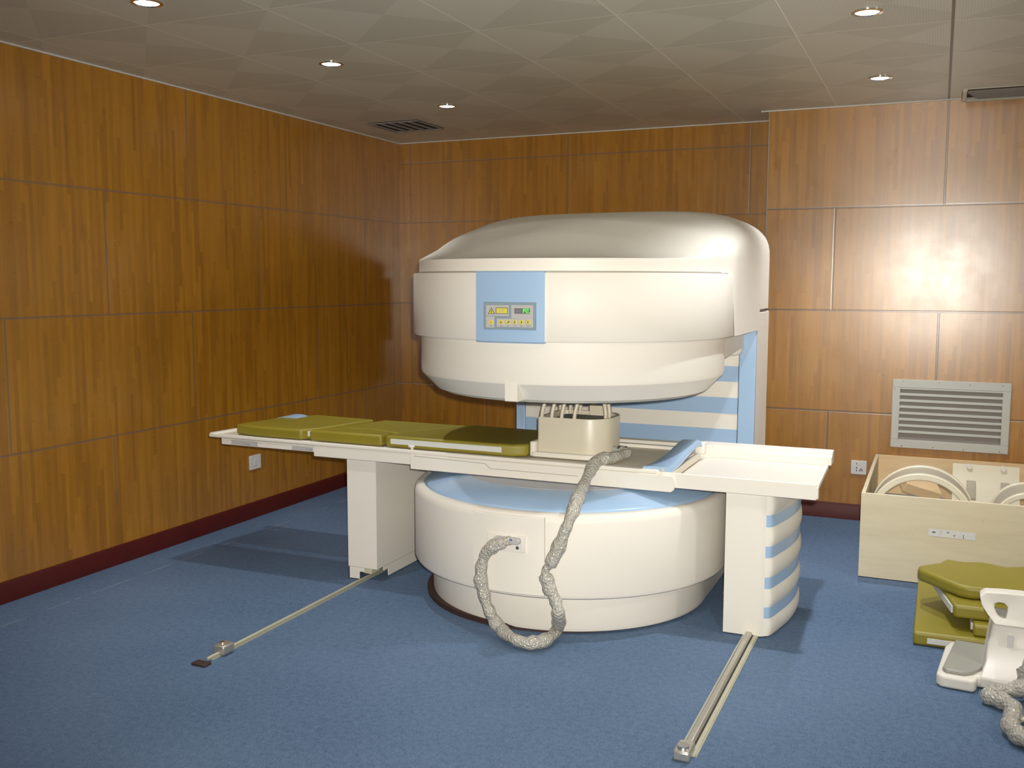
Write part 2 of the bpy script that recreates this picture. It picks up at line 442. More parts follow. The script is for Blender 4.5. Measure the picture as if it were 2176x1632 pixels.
# recessed chamfer panels: thin facets laid on the chamfer left and right of the rib
def chamfer_panel(a0, a1):
    n = 40; rows = [(a0+(a1-a0)*k/n) for k in range(n+1)]
    rs = [(.600, .944), (.690, 1.026), (.686, 1.030), (.600, .952)]
    mb = MB(); vs = []; fs = []; nn = n+1
    for r, z in rs: vs += [(CX+r*math.cos(a), CY+r*math.sin(a), z) for a in rows]
    for k in range(4):
        for i in range(n): fs.append((k*nn+i, k*nn+i+1, ((k+1) % 4)*nn+i+1, ((k+1) % 4)*nn+i))
    fs.append((0, nn, 2*nn, 3*nn)); fs.append((3*nn+n, 2*nn+n, nn+n, n)); return mb.add(vs, fs)
aRib0, aRib1 = ang(1081, .99, .65), ang(1106, .99, .65)
arc_panel(aRib0, aRib1, .58, .6855, .949, 1.03, 4, .003).build('shroud_rib', 'white', sc)
MB().cyl((CX, CY), .585, .938, .949, 96).build('upper_pole_face', 'grey', sc)
ustack(MB(), [(.66, 1.188), (.712, 1.188), (.717, 1.194), (.717, 1.449), (.713, 1.4555), (.68, 1.4565)], yb=-1.56, rc=.05).build('magnet_band', 'white', sc, smooth=40)
arc_panel(-PI+.02, -.02, .66, .6925, 1.4555, 1.4625, 64, .001).build('band_groove', 'seam', sc)

# hood: one shell from the front rim over the dome down the flanks and round the back
def smooth(a, b, x):
    t = max(0, min(1, (x-a)/(b-a))); return t*t*(3-2*t)
def top(y):
    ks = [(-3.0, 1.512), (-2.8, 1.565), (-2.5, 1.648), (-2.2, 1.712), (-1.9, 1.752), (-1.6, 1.775), (-1.3, 1.783), (-1.1, 1.772), (-.9, 1.74)]
    for (a, za), (b, zb_) in zip(ks, ks[1:]):
        if a <= y <= b: return za+(zb_-za)*(y-a)/(b-a)
    return ks[0][1] if y < -3 else ks[-1][1]
N = 22
def hood_col(x, y, rear):
    w = smooth(-2.36, -2.16, y)
    k = (.69+((.712 if rear else .7225)-.69)*w)/.69
    px, py = CX+(x-CX)*k, y
    zlo = 1.458+(1.186-1.458)*smooth(-2.24, -2.18, y)
    if rear: zlo = 1.285
    bk = smooth(-2.75, -1.8, y)
    dz = -.006 if rear else 0
    zr = 1.512+.03*bk
    tx, ty = CX, min(max(py, CY), -1.35)
    col = [(px, py, zlo), (px, py, zlo+(zr-zlo)*.5), (px, py, zr-.008), (px, py, zr-.001)]
    for q in range(1, N+1):
        s = (q/N)**1.9
        X, Yy = px+(tx-px)*s, py+(ty-py)*s
        gf = 1-(1-s)**1.8
        gb = (1-(1-s)**4)**.36
        g = gf*(1-bk)+gb*bk
        col.append((X, Yy, zr+(top(Yy)+dz-zr)*g))
    return col
def hood_mesh(name, pts, rear, mat):
    cols = [hood_col(x, y, rear) for x, y in pts]
    n = len(cols); L = len(cols[0]); vs = [p for c in cols for p in c]; fs = []
    for i in range(n-1):
        for k in range(L-1): fs.append((i*L+k, (i+1)*L+k, (i+1)*L+k+1, i*L+k+1))
    if not rear:      # close the rear end with a thin return lip
        for i in (0, n-1):
            o = len(vs)
            for p in cols[i]: vs.append((CX+(p[0]-CX)*.975, p[1], 1.2+(p[2]-1.2)*.975 if p[2] > 1.5 else p[2]))
            for k in range(L-1): fs.append((i*L+k, i*L+k+1, o+k+1, o+k))
    MB().add(vs, fs).build(name, mat, sc, smooth=60)
ub = uline(.69, ns=24)
YS = -1.55
fr_pts = [p for p in ub if p[1] < YS-.004]
fr_pts = [(CX+.69, YS)]+fr_pts+[(CX-.69, YS)]
hood_mesh('hood', fr_pts, False, 'white')
i0 = next(i for i, p in enumerate(ub) if p[1] < YS-.02)
i1 = max(i for i, p in enumerate(ub) if p[1] < YS-.02)
re_pts = [(CX-.69, YS-.03)]+ub[i1+1:]+ub[:i0]+[(CX+.69, YS-.03)]
hood_mesh('rear_hood', re_pts, True, 'white_side')
# arm underside between magnet and post
MB().loft([[(CX-.64, -2.0, z0), (CX+.64, -2.0, z0), (CX+.655, -1.62, z1), (CX-.655, -1.62, z1)] for z0, z1 in ((1.07, 1.10), (1.187, 1.187))]).build('arm_underside', 'white_side', sc)
MB().box(CX-.655, CX+.655, -1.66, -1.5, 1.06, 1.187).build('arm_bracket', 'white_side', sc, bevel=.03)
# post
XL, X2 = 1.635, 2.921
post = [(X2, -1.55), (X2, -1.23)]+[(X2-.30+.30*math.cos(R(a)), -1.23+.28*math.sin(R(a))) for a in range(0, 91, 9)]+[(1.80, -.95), (1.62, -1.10), (XL-.005, -1.30), (XL, -1.55)]
MB().prism(post, 0, 1.27).build('post', 'white_side', sc, bevel=.003)
MB().prism([(X2-.02, -1.545), (X2-.02, -1.23)]+[(X2-.32+.30*math.cos(R(a)), -1.23+.26*math.sin(R(a))) for a in range(0, 91, 9)]+[(1.80, -.97), (1.64, -1.12), (XL+.02, -1.30), (XL+.02, -1.545)], 1.265, 1.30).build('post_collar', 'seam', sc)
xa, xb = 1.685, 2.836
MB().box(xb+.004, X2, -1.575, -1.545, 0, 1.186).build('edge_strip', 'blue', sc, bevel=.004)
MB().box(XL, xa, -1.575, -1.545, 0, .800).build('edge_strip', 'blue', sc, bevel=.004)
MB().box(xa, xb+.004, -1.552, -1.545, 0, 1.186).build('front_recess', 'dark', sc)
MB().box(xa, xb, -1.560, -1.548, .03, 1.186).build('front_panel', 'white', sc, bevel=.002)
for zc0, zc1 in ((.924, 1.002), (.762, .843), (.604, .683), (.446, .525)):
    MB().box(xa-(.0 if zc0 > .7 else .0), xb, -1.5635, -1.556, zc0, zc1).build('blue_stripe', 'blue', sc)
MB().box(2.88, 3.0, -1.30, -1.0, 0, .50).build('foot_bracket', 'cream', sc, bevel=.012)

# control panel
cL, cR = ang(1013, 1.32), ang(1157.5, 1.32)
cp = arc_panel(cL, cR, .68, .7245, 1.183, 1.4615, 16, .006).build('control_panel', 'blue', sc)
YC = CY-.7245
def rect_px(mb, u0, v0, u1, v1, y, th=.003):
    a, b_ = at(u0, v0, 1, y), at(u1, v1, 1, y); x0, x1 = sorted((a.x, b_.x)); z0, z1 = sorted((a.z, b_.z))
    return mb.box(x0, x1, y, y+th, z0, z1)
fr = rect_px(MB(), 1027.5, 641.5, 1137, 702, YC-.006, .012).build('display_frame', 'panelframe', cp, bevel=.0015)
yk = YC-.0075
rect_px(MB(), 1032.5, 648, 1081, 672, yk, .004).build('face_plate', 'panelgrey', fr, bevel=.001)
rect_px(MB(), 1032.5, 672, 1050, 696.5, yk, .004).build('face_plate', 'panelgrey', fr, bevel=.001)
rect_px(MB(), 1086, 648, 1132.5, 678, yk, .004).build('face_plate', 'panelgrey', fr, bevel=.001)
rect_px(MB(), 1055, 676.5, 1132.5, 696.5, yk, .004).build('face_plate', 'panelgrey', fr, bevel=.001)
yq = yk-.0012
def poly_px(mb, pts, y, th=.0012):
    P = [at(u, v, 1, y) for u, v in pts]; return mb.prism_y([(p.x, p.z) for p in P], y, y+th)
poly_px(MB(), [(1036.5, 667), (1051.5, 667), (1044, 653.5)], yq).build('warning_sign', 'ink', fr)
poly_px(MB(), [(1038.5, 665.8), (1049.5, 665.8), (1044, 656)], yq-.0006).build('warning_sign_face', 'yellow', fr)
wd = MB().cyl_y(at(1044, 662.5, 1, yq).x, at(1044, 662.5, 1, yq).z, .0026, yq-.0014, yq, 12)
rect_px(wd, 1043.6, 658.5, 1044.4, 665, yq-.0013, .001).build('warning_symbol', 'ink', fr)
rect_px(MB(), 1053.5, 653.5, 1079, 667, yq).build('laser_label', 'ink', fr)
rect_px(MB(), 1054.6, 654.6, 1078, 666, yq-.0006).build('laser_label_face', 'yellow', fr)
lt = MB()
for v in (657, 659.7, 662.4): rect_px(lt, 1061, v, 1073-(v % 3), v+.6, yq-.0012, .001)
lt.build('label_text', 'inkgrey', fr)
rect_px(MB(), 1093, 655, 1126, 667, yq, .0015).build('display_window', 'dim', fr)
def seg7(mb, u, v, w, h, segs, y):
    t = w*.22
    B = {'a': (u, v, u+w, v+t), 'g': (u, v+h/2-t/2, u+w, v+h/2+t/2), 'd': (u, v+h-t, u+w, v+h), 'f': (u, v, u+t, v+h/2), 'b': (u+w-t, v, u+w, v+h/2), 'e': (u, v+h/2, u+t, v+h), 'c': (u+w-t, v+h/2, u+w, v+h)}
    for s in segs: rect_px(mb, *B[s], y, .0008)
dm = MB(); seg7(dm, 1095.5, 656.6, 4.6, 8.4, 'abcdef', yq-.0008); seg7(dm, 1102, 656.6, 4.6, 8.4, 'abcdef', yq-.0008); dm.build('unlit_digits', 'inkgrey', fr)
dg = MB(); seg7(dg, 1111.2, 656.4, 5.2, 9, 'abefg', yq-.0009); seg7(dg, 1117.6, 656.4, 5.2, 9, 'abged', yq-.0009)
rect_px(dg, 1123.6, 663.9, 1125.3, 665.4, yq-.0009, .0008); dg.build('lit_digits', 'green', fr)
for i, u in enumerate((1042.5, 1065, 1079.4, 1093.7, 1108, 1122.4)):
    bt = rect_px(MB(), u-4.4, 680.2, u+4.4, 689, yq-.001, .003).build('button', 'yellow', fr, bevel=.0008)
    s = MB(); yb_ = yq-.0022
    if i == 0: rect_px(s, u-2.5, 682.5, u-.5, 683.3, yb_, .001); rect_px(s, u, 684.5, u+2.4, 685.3, yb_, .001); rect_px(s, u-1.5, 686.4, u+.8, 687.2, yb_, .001)
    if i == 1: poly_px(s, [(u-3, 684.7), (u-.6, 682.6), (u-.6, 684.1), (u+2.6, 684.1), (u+2.6, 685.4), (u-.6, 685.4), (u-.6, 686.8)], yb_)
    if i == 2: poly_px(s, [(u-2.5, 686.6), (u-1.4, 687.4), (u+1.6, 684.8), (u+2.6, 685.4), (u+2.8, 682.2), (u-.4, 682.6), (u+.4, 683.6)], yb_)
    if i == 3: poly_px(s, [(u, 681.6), (u+1.7, 684), (u+.7, 684), (u+.7, 687.4), (u-.7, 687.4), (u-.7, 684), (u-1.7, 684)], yb_)
    if i == 4: poly_px(s, [(u, 687.6), (u-1.7, 685.2), (u-.7, 685.2), (u-.7, 681.8), (u+.7, 681.8), (u+.7, 685.2), (u+1.7, 685.2)], yb_)
    if i == 5: rect_px(s, u-2, 682.5, u-1, 687, yb_, .001); rect_px(s, u-2, 682.5, u+2, 683.4, yb_, .001); rect_px(s, u-2, 686.1, u+1.4, 687, yb_, .001)
    s.build('button_symbol', 'ink', bt)
for u, w in ((1042.5, 3.2), (1065, 2.6), (1079.4, 1.8), (1093.7, 2.2), (1108, 2.6), (1122.4, 3.6)):
    cap = MB(); k = u-w
    while k < u+w: rect_px(cap, k, 691.4, k+.8, 694, yq-.0006, .0008); k += 1.35
    cap.build('button_caption', 'inkgrey', fr)

# ------------------------------------------------------------------ patient table
tb = thing('patient_table', (2.17, -2.3, 0), 'long white patient table on two side columns running through the scanner', 'patient table')
def column(mirror, notch):
    cxm = 2.172
    fx = (lambda x: x) if not mirror else (lambda x: 2*cxm-x)
    out = [(2.989, -2.585), (3.115, -2.585), (3.145, -2.578), (3.165, -2.555), (3.19, -2.46), (3.212, -2.34), (3.222, -2.2), (3.212, -2.06), (3.17, -1.93), (3.10, -1.90), (2.989, -1.90)]
    P = [(fx(x), y) for x, y in out]
    if mirror: P = [(1.196 if abs(x-fx(3.115)) < 1e-6 else x, y) for x, y in P]
    mb = MB()
    if not notch: mb.prism(P, .006, .588)
    else:
        mb.prism(P, .062, .588)
        xi = fx(2.989); P_x0 = 1.198
        def cut(w, d): 
            Q = [(x, y) for x, y in P]
            # replace the inner front corner by an L notch
            Q = Q[1:]                       # drop the inner front corner point
            return [(xi, -2.585+d), (xi-w, -2.585+d), (xi-w, -2.585)]+Q
        mb.box(P_x0, xi-.070, -2.585, -2.581, .042, .063).box(P_x0, xi-.098, -2.585, -2.581, .006, .042)
        mb.box(xi-.004, xi, -2.585+.062, -1.90, .042, .063).box(xi-.004, xi, -2.585+.105, -1.90, .006, .042)
        mb.box(P_x0-.015, P_x0-.011, -2.45, -1.95, .006, .063).box(P_x0, P_x0+.004, -2.585, -2.48, .006, .063)
    if notch:
        pass
    o = mb.build('support_column', 'white', tb, smooth=50)
    # wavy side: proud white ribs and sunk blue stripes
    curve = [(3.150, -2.575), (3.168, -2.555), (3.19, -2.46), (3.212, -2.34), (3.222, -2.2), (3.212, -2.06), (3.175, -1.94)]
    cs = spline([(x, y, 0) for x, y in curve], 6)
    zs = [(.4535, .502), (.328, .3755), (.202, .2495), (.080, .1265)]
    def band(z0, z1, bulge, name, mat):
        K = 6; rings = []
        for k in range(K+1):
            z = z0+(z1-z0)*k/K; bz = .003+bulge*math.sin(PI*k/K)**.8
            rg = []
            for i, p in enumerate(cs):
                t = i/(len(cs)-1); w = math.sin(PI*min(1, t*1.1+.0))**.6 if t < .9 else math.sin(PI*.99)**.6
                rg.append((fx(p.x+.0025+(bz*.35-.016 if mirror else bz)*max(.12, w)), p.y, z))
            for p in reversed(cs): rg.append((fx(p.x-(.035 if mirror else .012)), p.y, z))
            rings.append(rg)
        MB().loft(rings).build(name, mat, o, smooth=60)
    for z0, z1 in zs: band(z0, z1, .0, 'blue_stripe', 'blue')
    edges = [.588]+[z for p in zs for z in p]+[.008]
    for a, b_ in ((.502, .586), (.3755, .4535), (.2495, .328), (.1265, .202), (.008, .080)):
        band(a, b_, .010, 'side_rib', 'white')
    return o
column(False, False)
lc = column(True, True)
wh = MB().box(1.255, 1.30, -2.545, -2.47, .022, .075); wh.build('wheel_bracket', 'cream', lc, bevel=.002)

# long frame tray: front apron, floor, rear rail
YT = -2.618
MB().box(1.031, 3.338, YT, YT+.014, .588, .650).build('front_apron', 'white', tb, bevel=.003)
MB().box(1.031, 2.74, YT+.014, -1.96, .588, .600).build('frame_bed', 'white_side', tb)
trf = MB().prism([(2.70, YT+.014), (3.332, YT+.014), (3.318, -1.93), (2.70, -1.93)], .592, .612)
trf.build('end_tray', 'white', tb, bevel=.002)
MB().box(3.325, 3.345, YT+.001, YT+.030, .592, .640).build('tray_lip', 'white', tb, bevel=.003)
rr = MB().prism_x([(-1.985, .612), (-1.985, .648), (-1.945, .652), (-1.945, .664), (-1.88, .668), (-1.88, .612)], 2.74, 3.332)
rr.build('rear_rail', 'white', tb, bevel=.002)
MB().box(1.10, 2.80, -1.99, -1.93, .600, .668).build('rear_rail', 'white', tb, bevel=.003)
# stepped cover panel on the front
cvp = [(1.565, .571), (2.772, .571), (2.784, .579), (2.788, .590), (2.788, .626), (2.782, .637), (2.770, .640), (1.565, .640)]
MB().prism_y(cvp, YT-.012, YT).build('front_cover', 'white', tb, bevel=.003)
gr = MB()
def strip_px(mb, pts, y, th, w):
    P = [at(u, v, 1, y) for u, v in pts]
    for a, b_ in zip(P, P[1:]):
        dx, dz = b_.x-a.x, b_.z-a.z; l = math.hypot(dx, dz); nx, nz = -dz/l*w/2, dx/l*w/2
        mb.prism_y([(a.x+nx, a.z+nz), (b_.x+nx, b_.z+nz), (b_.x-nx, b_.z-nz), (a.x-nx, a.z-nz)], y, y+th)
strip_px(gr, [(880, 969), (1030, 985), (1042, 996), (1228, 1012)], YT-.0126, .0016, .0022)
gr.build('cover_groove', 'seam', tb)
# sliding top
ZT = .651
st = MB().prism([(.405, YT+.0), (2.715, YT), (2.715, -2.07), (.60, -2.07), (.47, -2.14)], ZT-.012, ZT+.002).build('sliding_top', 'cream', tb, bevel=.003)
MB().box(.405, 2.715, YT-.006, YT+.028, ZT-.010, ZT+.006).build('top_edge', 'white', tb, bevel=.004)
MB().box(.44, 2.68, -2.10, -2.065, ZT-.010, ZT+.016).build('top_edge', 'white', tb, bevel=.004)
MB().prism([(.405, YT), (.44, YT), (.50, -2.09), (.465, -2.09)], ZT-.010, ZT+.012).build('top_edge', 'white', tb, bevel=.004)
MB().box(.475, 1.10, YT+.004, YT+.022, .607, .642).build('side_rail', 'white', tb, bevel=.003)
MB().box(.50, 1.10, -2.14, -2.12, .607, .642).build('side_rail', 'white_side', tb, bevel=.003)
lb = MB()
def marks(mb, u0, u1, v0, slope, y, seedn, h=4):
    rnd = random.Random(seedn); u = u0
    while u < u1:
        w = rnd.uniform(1.2, 2.6); vv = v0+(u-u0)*slope+rnd.uniform(-.5, .5)
        a, b_ = at(u, vv, 1, y), at(u+w, vv+h*rnd.uniform(.5, 1), 1, y)
        mb.box(a.x, b_.x, y, y+.002, min(a.z, b_.z), max(a.z, b_.z)); u += w+rnd.uniform(1, 2.4)
sl = MB().box(.54, .70, YT+.001, YT+.006, .612, .634).build('rail_label', 'panelgrey', tb)
marks(lb, 518, 530, 942.5, .09, YT-.0005, 3, 4)
lb.build('label_marks', 'inkgrey', sl)
sl2 = MB().box(.905, 1.025, YT+.001, YT+.006, .610, .630).build('rail_label', 'panelgrey', tb)
lb = MB(); marks(lb, 650, 664, 953, .09, YT-.0005, 5, 4); lb.build('label_marks', 'inkgrey', sl2)
kp = at(876, 960, 1, YT+.02)
MB().tube([(kp.x, YT+.02, ZT+.004), (kp.x, YT+.02, ZT+.018)], .008).cyl((kp.x, YT+.02), .019, ZT+.016, ZT+.026, 20).build('clamp_knob', 'white', tb, bevel=.002)
# blue hand hold at the end of the sliding top
bb = []
for k in range(13):
    t = k/12; y = YT+.012+(-2.085-(YT+.012))*t
    z = ZT+.008+.042*smooth(.05, .85, t)*(1-.4*smooth(.92, 1, t))
    w0, w1 = 2.642+.04*t, 2.768+.012*t
    wd0 = w0+.02*math.sin(PI*t)
    bb.append([(wd0, y, z-.004), (wd0+.012, y, z+.008), (w1-.012, y, z+.012), (w1, y, z+.004), (w1, y, z-.012), (wd0, y, z-.012)])
MB().loft(bb).build('end_handle', 'blue', tb, smooth=60)
MB().prism_x([(YT+.03, ZT), (-2.11, ZT), (-2.11, ZT+.034)], 2.745, 2.752).build('handle_web', 'grey', tb)
MB().box(2.685, 2.79, -2.095, -2.05, ZT-.01, ZT+.044).build('handle_mount', 'white', tb, bevel=.006)
MB().box(2.752, 2.775, YT+.004, -2.10, ZT-.03, ZT-.004).build('end_edge', 'cream', tb, bevel=.003)
MB().tube([(2.735, YT-.004, ZT+.003), (2.735, YT-.004, ZT+.014)], .007).build('pin', 'cream', tb)
# blue head end trim
hs = []
for k in range(11):
    t = k/10; x = .50+.30*t; z = ZT+.004+.062*math.sin(PI*t)**.7
    hs.append([(x, -2.30, ZT+.004), (x, -2.30, z), (x, -2.20, z+.001), (x, -2.20, ZT+.004)])
MB().loft(hs).build('head_end_trim', 'blue', tb, smooth=60)

# ------------------------------------------------------------------ pads on the table
def pad(name, pts, z0, z1, label, loc=None, M4=None, bev=.012, group='olive pads lying on the patient table'):
    cx = sum(p[0] for p in pts)/len(pts); cy = sum(p[1] for p in pts)/len(pts)
    r = thing(name, (cx, cy, z0), label, 'cushion', group)
    MB().prism(pts, z0+.001, z1, M4).build('cover', 'olive', r, bevel=bev, seg=4)
    return r
ZP = ZT+.007
pA = pad('table_pad', [(.545, -2.585), (.70, -2.608), (.950, -2.608), (1.008, -2.50), (1.09, -2.16), (.72, -2.13), (.60, -2.30)], ZP, ZP+.052,
    'olive pad at the far left tip of the table with an angled outer edge')
pB = pad('table_pad', [(.998, -2.606), (1.40, -2.606), (1.405, -2.50), (1.25, -2.452), (1.07, -2.478)], ZP, ZP+.054, 'narrow olive pad along the front edge of the table, above the left column')
MB().box(.975, .987, -2.585, -2.55, ZP+.018, ZP+.042).build('fabric_tab', 'velcro', pB)
pD = pad('table_pad', [(1.06, -2.455), (1.25, -2.435), (1.415, -2.49), (1.62, -2.14), (1.14, -2.14)], ZP, ZP+.050, 'olive pad lying behind the narrow front pad, on the far side of the table')
pC = pad('table_pad', [(1.42, -2.606), (2.06, -2.606), (2.115, -2.57), (2.10, -2.16), (1.65, -2.14), (1.43, -2.48)], ZP, ZP+.055, 'long olive pad with a white front strip, beside the cream coil')
MB().box(1.45, 2.01, -2.6085, -2.600, ZP+.018, ZP+.042).build('fabric_strip', 'velcro', pC)

# ------------------------------------------------------------------ head coil
hc = thing('head_coil', (2.30, -2.38, ZP), 'cream head coil box with upright rods standing on the table under the magnet', 'medical coil')
hp = rrect(2.145, 2.462, -2.525, -2.235, (.012, .11, .11, .05), 8)
MB().prism(rrect(2.128, 2.445, -2.55, -2.22, (.01, .08, .08, .03), 6), ZP, ZP+.022).build('base_plate', 'white', hc, bevel=.004)
MB().prism(rrect(2.118, 2.142, -2.545, -2.25, .006, 3), ZP, ZP+.066).build('side_bracket', 'white', hc, bevel=.006)
outer = hp; inner = rrect(2.160, 2.447, -2.510, -2.250, (.006, .10, .10, .04), 8)
zb_, zt_ = ZP+.020, .832
tub = MB(); nn = len(outer)
def ring(P, z): return [(x, y, z) for x, y in P]
tub.loft([ring(outer, zb_), ring(outer, zt_-.004), ring([(x*.92+i[0]*.08, y*.92+i[1]*.08) for (x, y), i in zip(outer, inner)], zt_), ring(inner, zt_), ring(inner, zb_+.02)], True, True)
tub.build('tub', 'cream', hc, smooth=40)
MB().prism(rrect(2.18, 2.43, -2.48, -2.27, .03), zb_+.03, .818).build('foam_insert', 'foam', hc, bevel=.01)
MB().box(2.30, 2.40, -2.28, -2.25, .80, .862).build('clip_plate', 'cream', hc, bevel=.004)
rods = [(1155, -2.515), (1176, -2.515), (1197, -2.515), (1224, -2.515), (1285, -2.43), (1293, -2.38), (1261, -2.25), (1236, -2.25), (1215, -2.25), (1194, -2.25)]
for u, y in rods:
    b0 = at(u-3 if u < 1270 else u+2, 890, 1, y); t0 = at(u+3 if u < 1270 else u-4, 856, 1, y)
    zlow = .80
    x0 = b0.x; x1 = t0.x
    MB().tube(spline([(x0-.002, y, zlow), (x0, y, .845), (x0+(x1-x0)*.4, y+.004, .875), (x1, y+.012, .912)], 5), .0085, 12).build('rod', 'cream', hc)
tr = at(1176, 856, 1, -2.5).x
MB().prism(rrect(2.15, 2.46, -2.52, -2.235, .07), .908, .925).build('top_ring', 'cream', hc, bevel=.004)
MB().tube([(2.455, -2.42, .692), (2.50, -2.415, .692)], .016, 16).build('cable_outlet', 'grey', hc)
MB().tube([(2.48, -2.418, .692), (2.52, -2.41, .69)], .020, 16).build('cable_clamp', 'chrome', hc)

# wrapped cable from coil to scanner socket
cb = thing('wrapped_cable', (2.35, -3.03, .0), 'bubble-wrapped cable looping from the cream coil down to the scanner socket', 'cable')
pts = [(2.50, -2.412, .690), (2.525, -2.45, .682), (2.50, -2.55, .680), (2.455, -2.635, .672), at(1240, 1032, 1, -2.80), at(1226, 1064, 1, -2.94), at(1210, 1105, 1, -3.015), at(1192, 1150, 1, -3.025), at(1172, 1195, 1, -3.03), at(1159, 1213, 1, -3.03), at(1166, 1245, 1, -3.03), at(1180, 1275, 1, -3.03), at(1187, 1305, 1, -3.035)]
pts += [at(1185, 1335, 2, .05), at(1163, 1358, 2, .032), at(1128, 1366, 2, .030), at(1090, 1357, 2, .034), at(1060, 1332, 1, -3.00), at(1040, 1298, 1, -3.01), at(1027, 1255, 1, -3.01), at(1022, 1215, 1, -3.015), at(1031, 1178, 1, -3.02), at(1050, 1160, 1, -3.025), at(1072, 1153, 1, -3.02)]
sp = spline(pts, 9)
rad = []
for i in range(len(sp)):
    t = i/len(sp); r = .025+.0018*math.sin(i*.9)+.003*math.sin(i*.29+1)
    if .355 < t < .40: r *= .72
    rad.append(max(.016, r*(1 if t > .03 else .8)))
MB().tube(sp, rad, 18, wob=.16).build('bubble_wrap', 'wrap', cb, smooth=80)
MB().tube(sp, .011, 10).build('cable_core', 'grey', cb)
MB().tube([at(1068, 1152, 1, -3.01), at(1085, 1148, 1, -3.004)], .018, 14).build('plug_neck', 'wrap', cb)
q0, q1 = at(1050, 1138, 1, -3.0), at(1106, 1158, 1, -3.0)
plug = MB().prism_y(rrect(q0.x, q1.x, q1.z, q0.z, .012, 4), -3.012, -2.988).build('plug', 'panelgrey', cb, bevel=.004)
for u in (1066, 1083):
    a = at(u, 1147, 1, -3.0125); MB().box(a.x-.012, a.x+.010, -3.0155, -3.010, a.z-.004, a.z+.004).build('latch', 'socketblue', plug, bevel=.002)

# ------------------------------------------------------------------ floor rails
def rail(x, w, y0, y1, label, tip):
    r = thing('floor_rail', (x, y0, 0), label, 'floor rail', 'rails in the carpet for the table columns')
    MB().box(x-w, x+w, y0, y1, 0, .006).build('base_strip', 'rail', r)
    if tip == 'block':
        MB().prism_y([(x-.004, .006), (x+.004, .006), (x+.006, .014), (x+.004, .018), (x-.004, .018), (x-.006, .014)], y0-.02, y1).build('rail_head', 'rail', r, bevel=.002)
        b = MB().box(x-.026, x+.026, y0+.04, y0+.105, .004, .040).build('end_stop', 'metal', r, bevel=.006)
        MB().cyl((x-.006, y0+.072), .010, .038, .046, 16).build('bolt', 'chrome', b)
        MB().box(x-.035, x+.03, y0-.07, y0-.03, 0, .010).build('end_cap', 'brown', r, bevel=.004)
    else:
        MB().prism_y([(x-.020, .006), (x+.008, .006), (x+.008, .016), (x+.002, .022), (x-.014, .022), (x-.020, .016)], y0, y1).build('rail_head', 'metal', r, bevel=.002)
        MB().box(x+.009, x+.013, y0, y1, .002, .010).build('groove', 'dark', r)
        MB().prism_y([(x+.013, .004), (x+.026, .004), (x+.026, .010), (x+.013, .010)], y0-.01, y1).build('guide_strip', 'rail', r)
        b = MB().box(x-.032, x+.018, y0-.055, y0+.03, .004, .034).build('end_stop', 'metal', r, bevel=.006)
        MB().cyl((x-.008, y0-.022), .018, .034, .042, 20).build('bolt', 'chrome', b)
    return r
rail(1.283, .008, -3.655, -1.95, 'thin pale rail in the carpet leading to the left table column', 'block')
rail(3.100, .030, -3.66, -1.95, 'wide metal rail in the carpet leading to the right table column', 'wide')

# ------------------------------------------------------------------ wall and ceiling fittings
def vent_wall():
    x0, x1, z0, z1 = 3.512, 4.130, .458, .860; y = YP
    v = thing('wall_vent', ((x0+x1)/2, y, z0), 'grey slatted air vent on the wood wall above the plywood crate', 'vent')
    f = .048
    mb = MB()
    mb.box(x0, x1, y-.014, y, z1-f, z1).box(x0, x1, y-.014, y, z0, z0+f).box(x0, x0+f*.85, y-.014, y, z0+f, z1-f).box(x1-f*.85, x1, y-.014, y, z0+f, z1-f)
    mb.build('frame', 'vent', v, bevel=.002)
    MB().box(x0+.03, x1-.03, y-.002, y, z0+.03, z1-.03).build('backing', 'vent_dark', v)  # flat dark sheet, its colour stands in for shade between the slats
    n = 8; h = (z1-z0-2*f)/(n+.35)
    for k in range(n):
        zc = z0+f+.012+h*(k+.45)
        MB().add([(x, yy, zz) for x in (x0+.036, x1-.036) for yy, zz in ((y-.013, zc+.012), (y-.013, zc+.020), (y-.001, zc+.026), (y-.001, zc+.018))],
                 [(0, 1, 2, 3), (7, 6, 5, 4), (0, 4, 5, 1), (1, 5, 6, 2), (2, 6, 7, 3), (3, 7, 4, 0)]).build('slat', 'vent', v)
    for px, pz in ((.09, .98), (.40, .97), (.66, .96), (.93, .965), (.10, .03), (.37, .03), (.63, .03), (.93, .03), (.02, .86)):
        MB().cyl_y(x0+px*(x1-x0), z0+pz*(z1-z0), .003, y-.0155, y-.013, 10).build('screw', 'chrome', v)
vent_wall()
o1 = thing('wall_outlet', (3.341, YP, .278), 'white power outlet on the wood wall left of the plywood crate', 'outlet', None)
pl = MB().box(3.297, 3.386, YP-.010, YP, .278, .362).build('plate', 'outlet', o1, bevel=.003)
for x, z in ((3.330, .318), (3.330, .302), (3.355, .312), (3.349, .304), (3.361, .304)):
    MB().box(x-.003, x+.003, YP-.0115, YP-.009, z-.004, z+.004).build('socket_hole', 'ink', pl)
MB().box(3.327, 3.331, YP-.0115, YP-.009, .338, .348).build('socket_hole', 'ink', pl)
o2 = thing('wall_outlet', (0, -1.768, .293), 'white outlet plate low on the left wall below the table tip', 'outlet', None)
pl = MB().box(0, .010, -1.820, -1.717, .293, .379).build('plate', 'outlet', o2, bevel=.003)
MB().box(.009, .013, -1.785, -1.752, .315, .358).build('rocker', 'outlet', pl, bevel=.002)

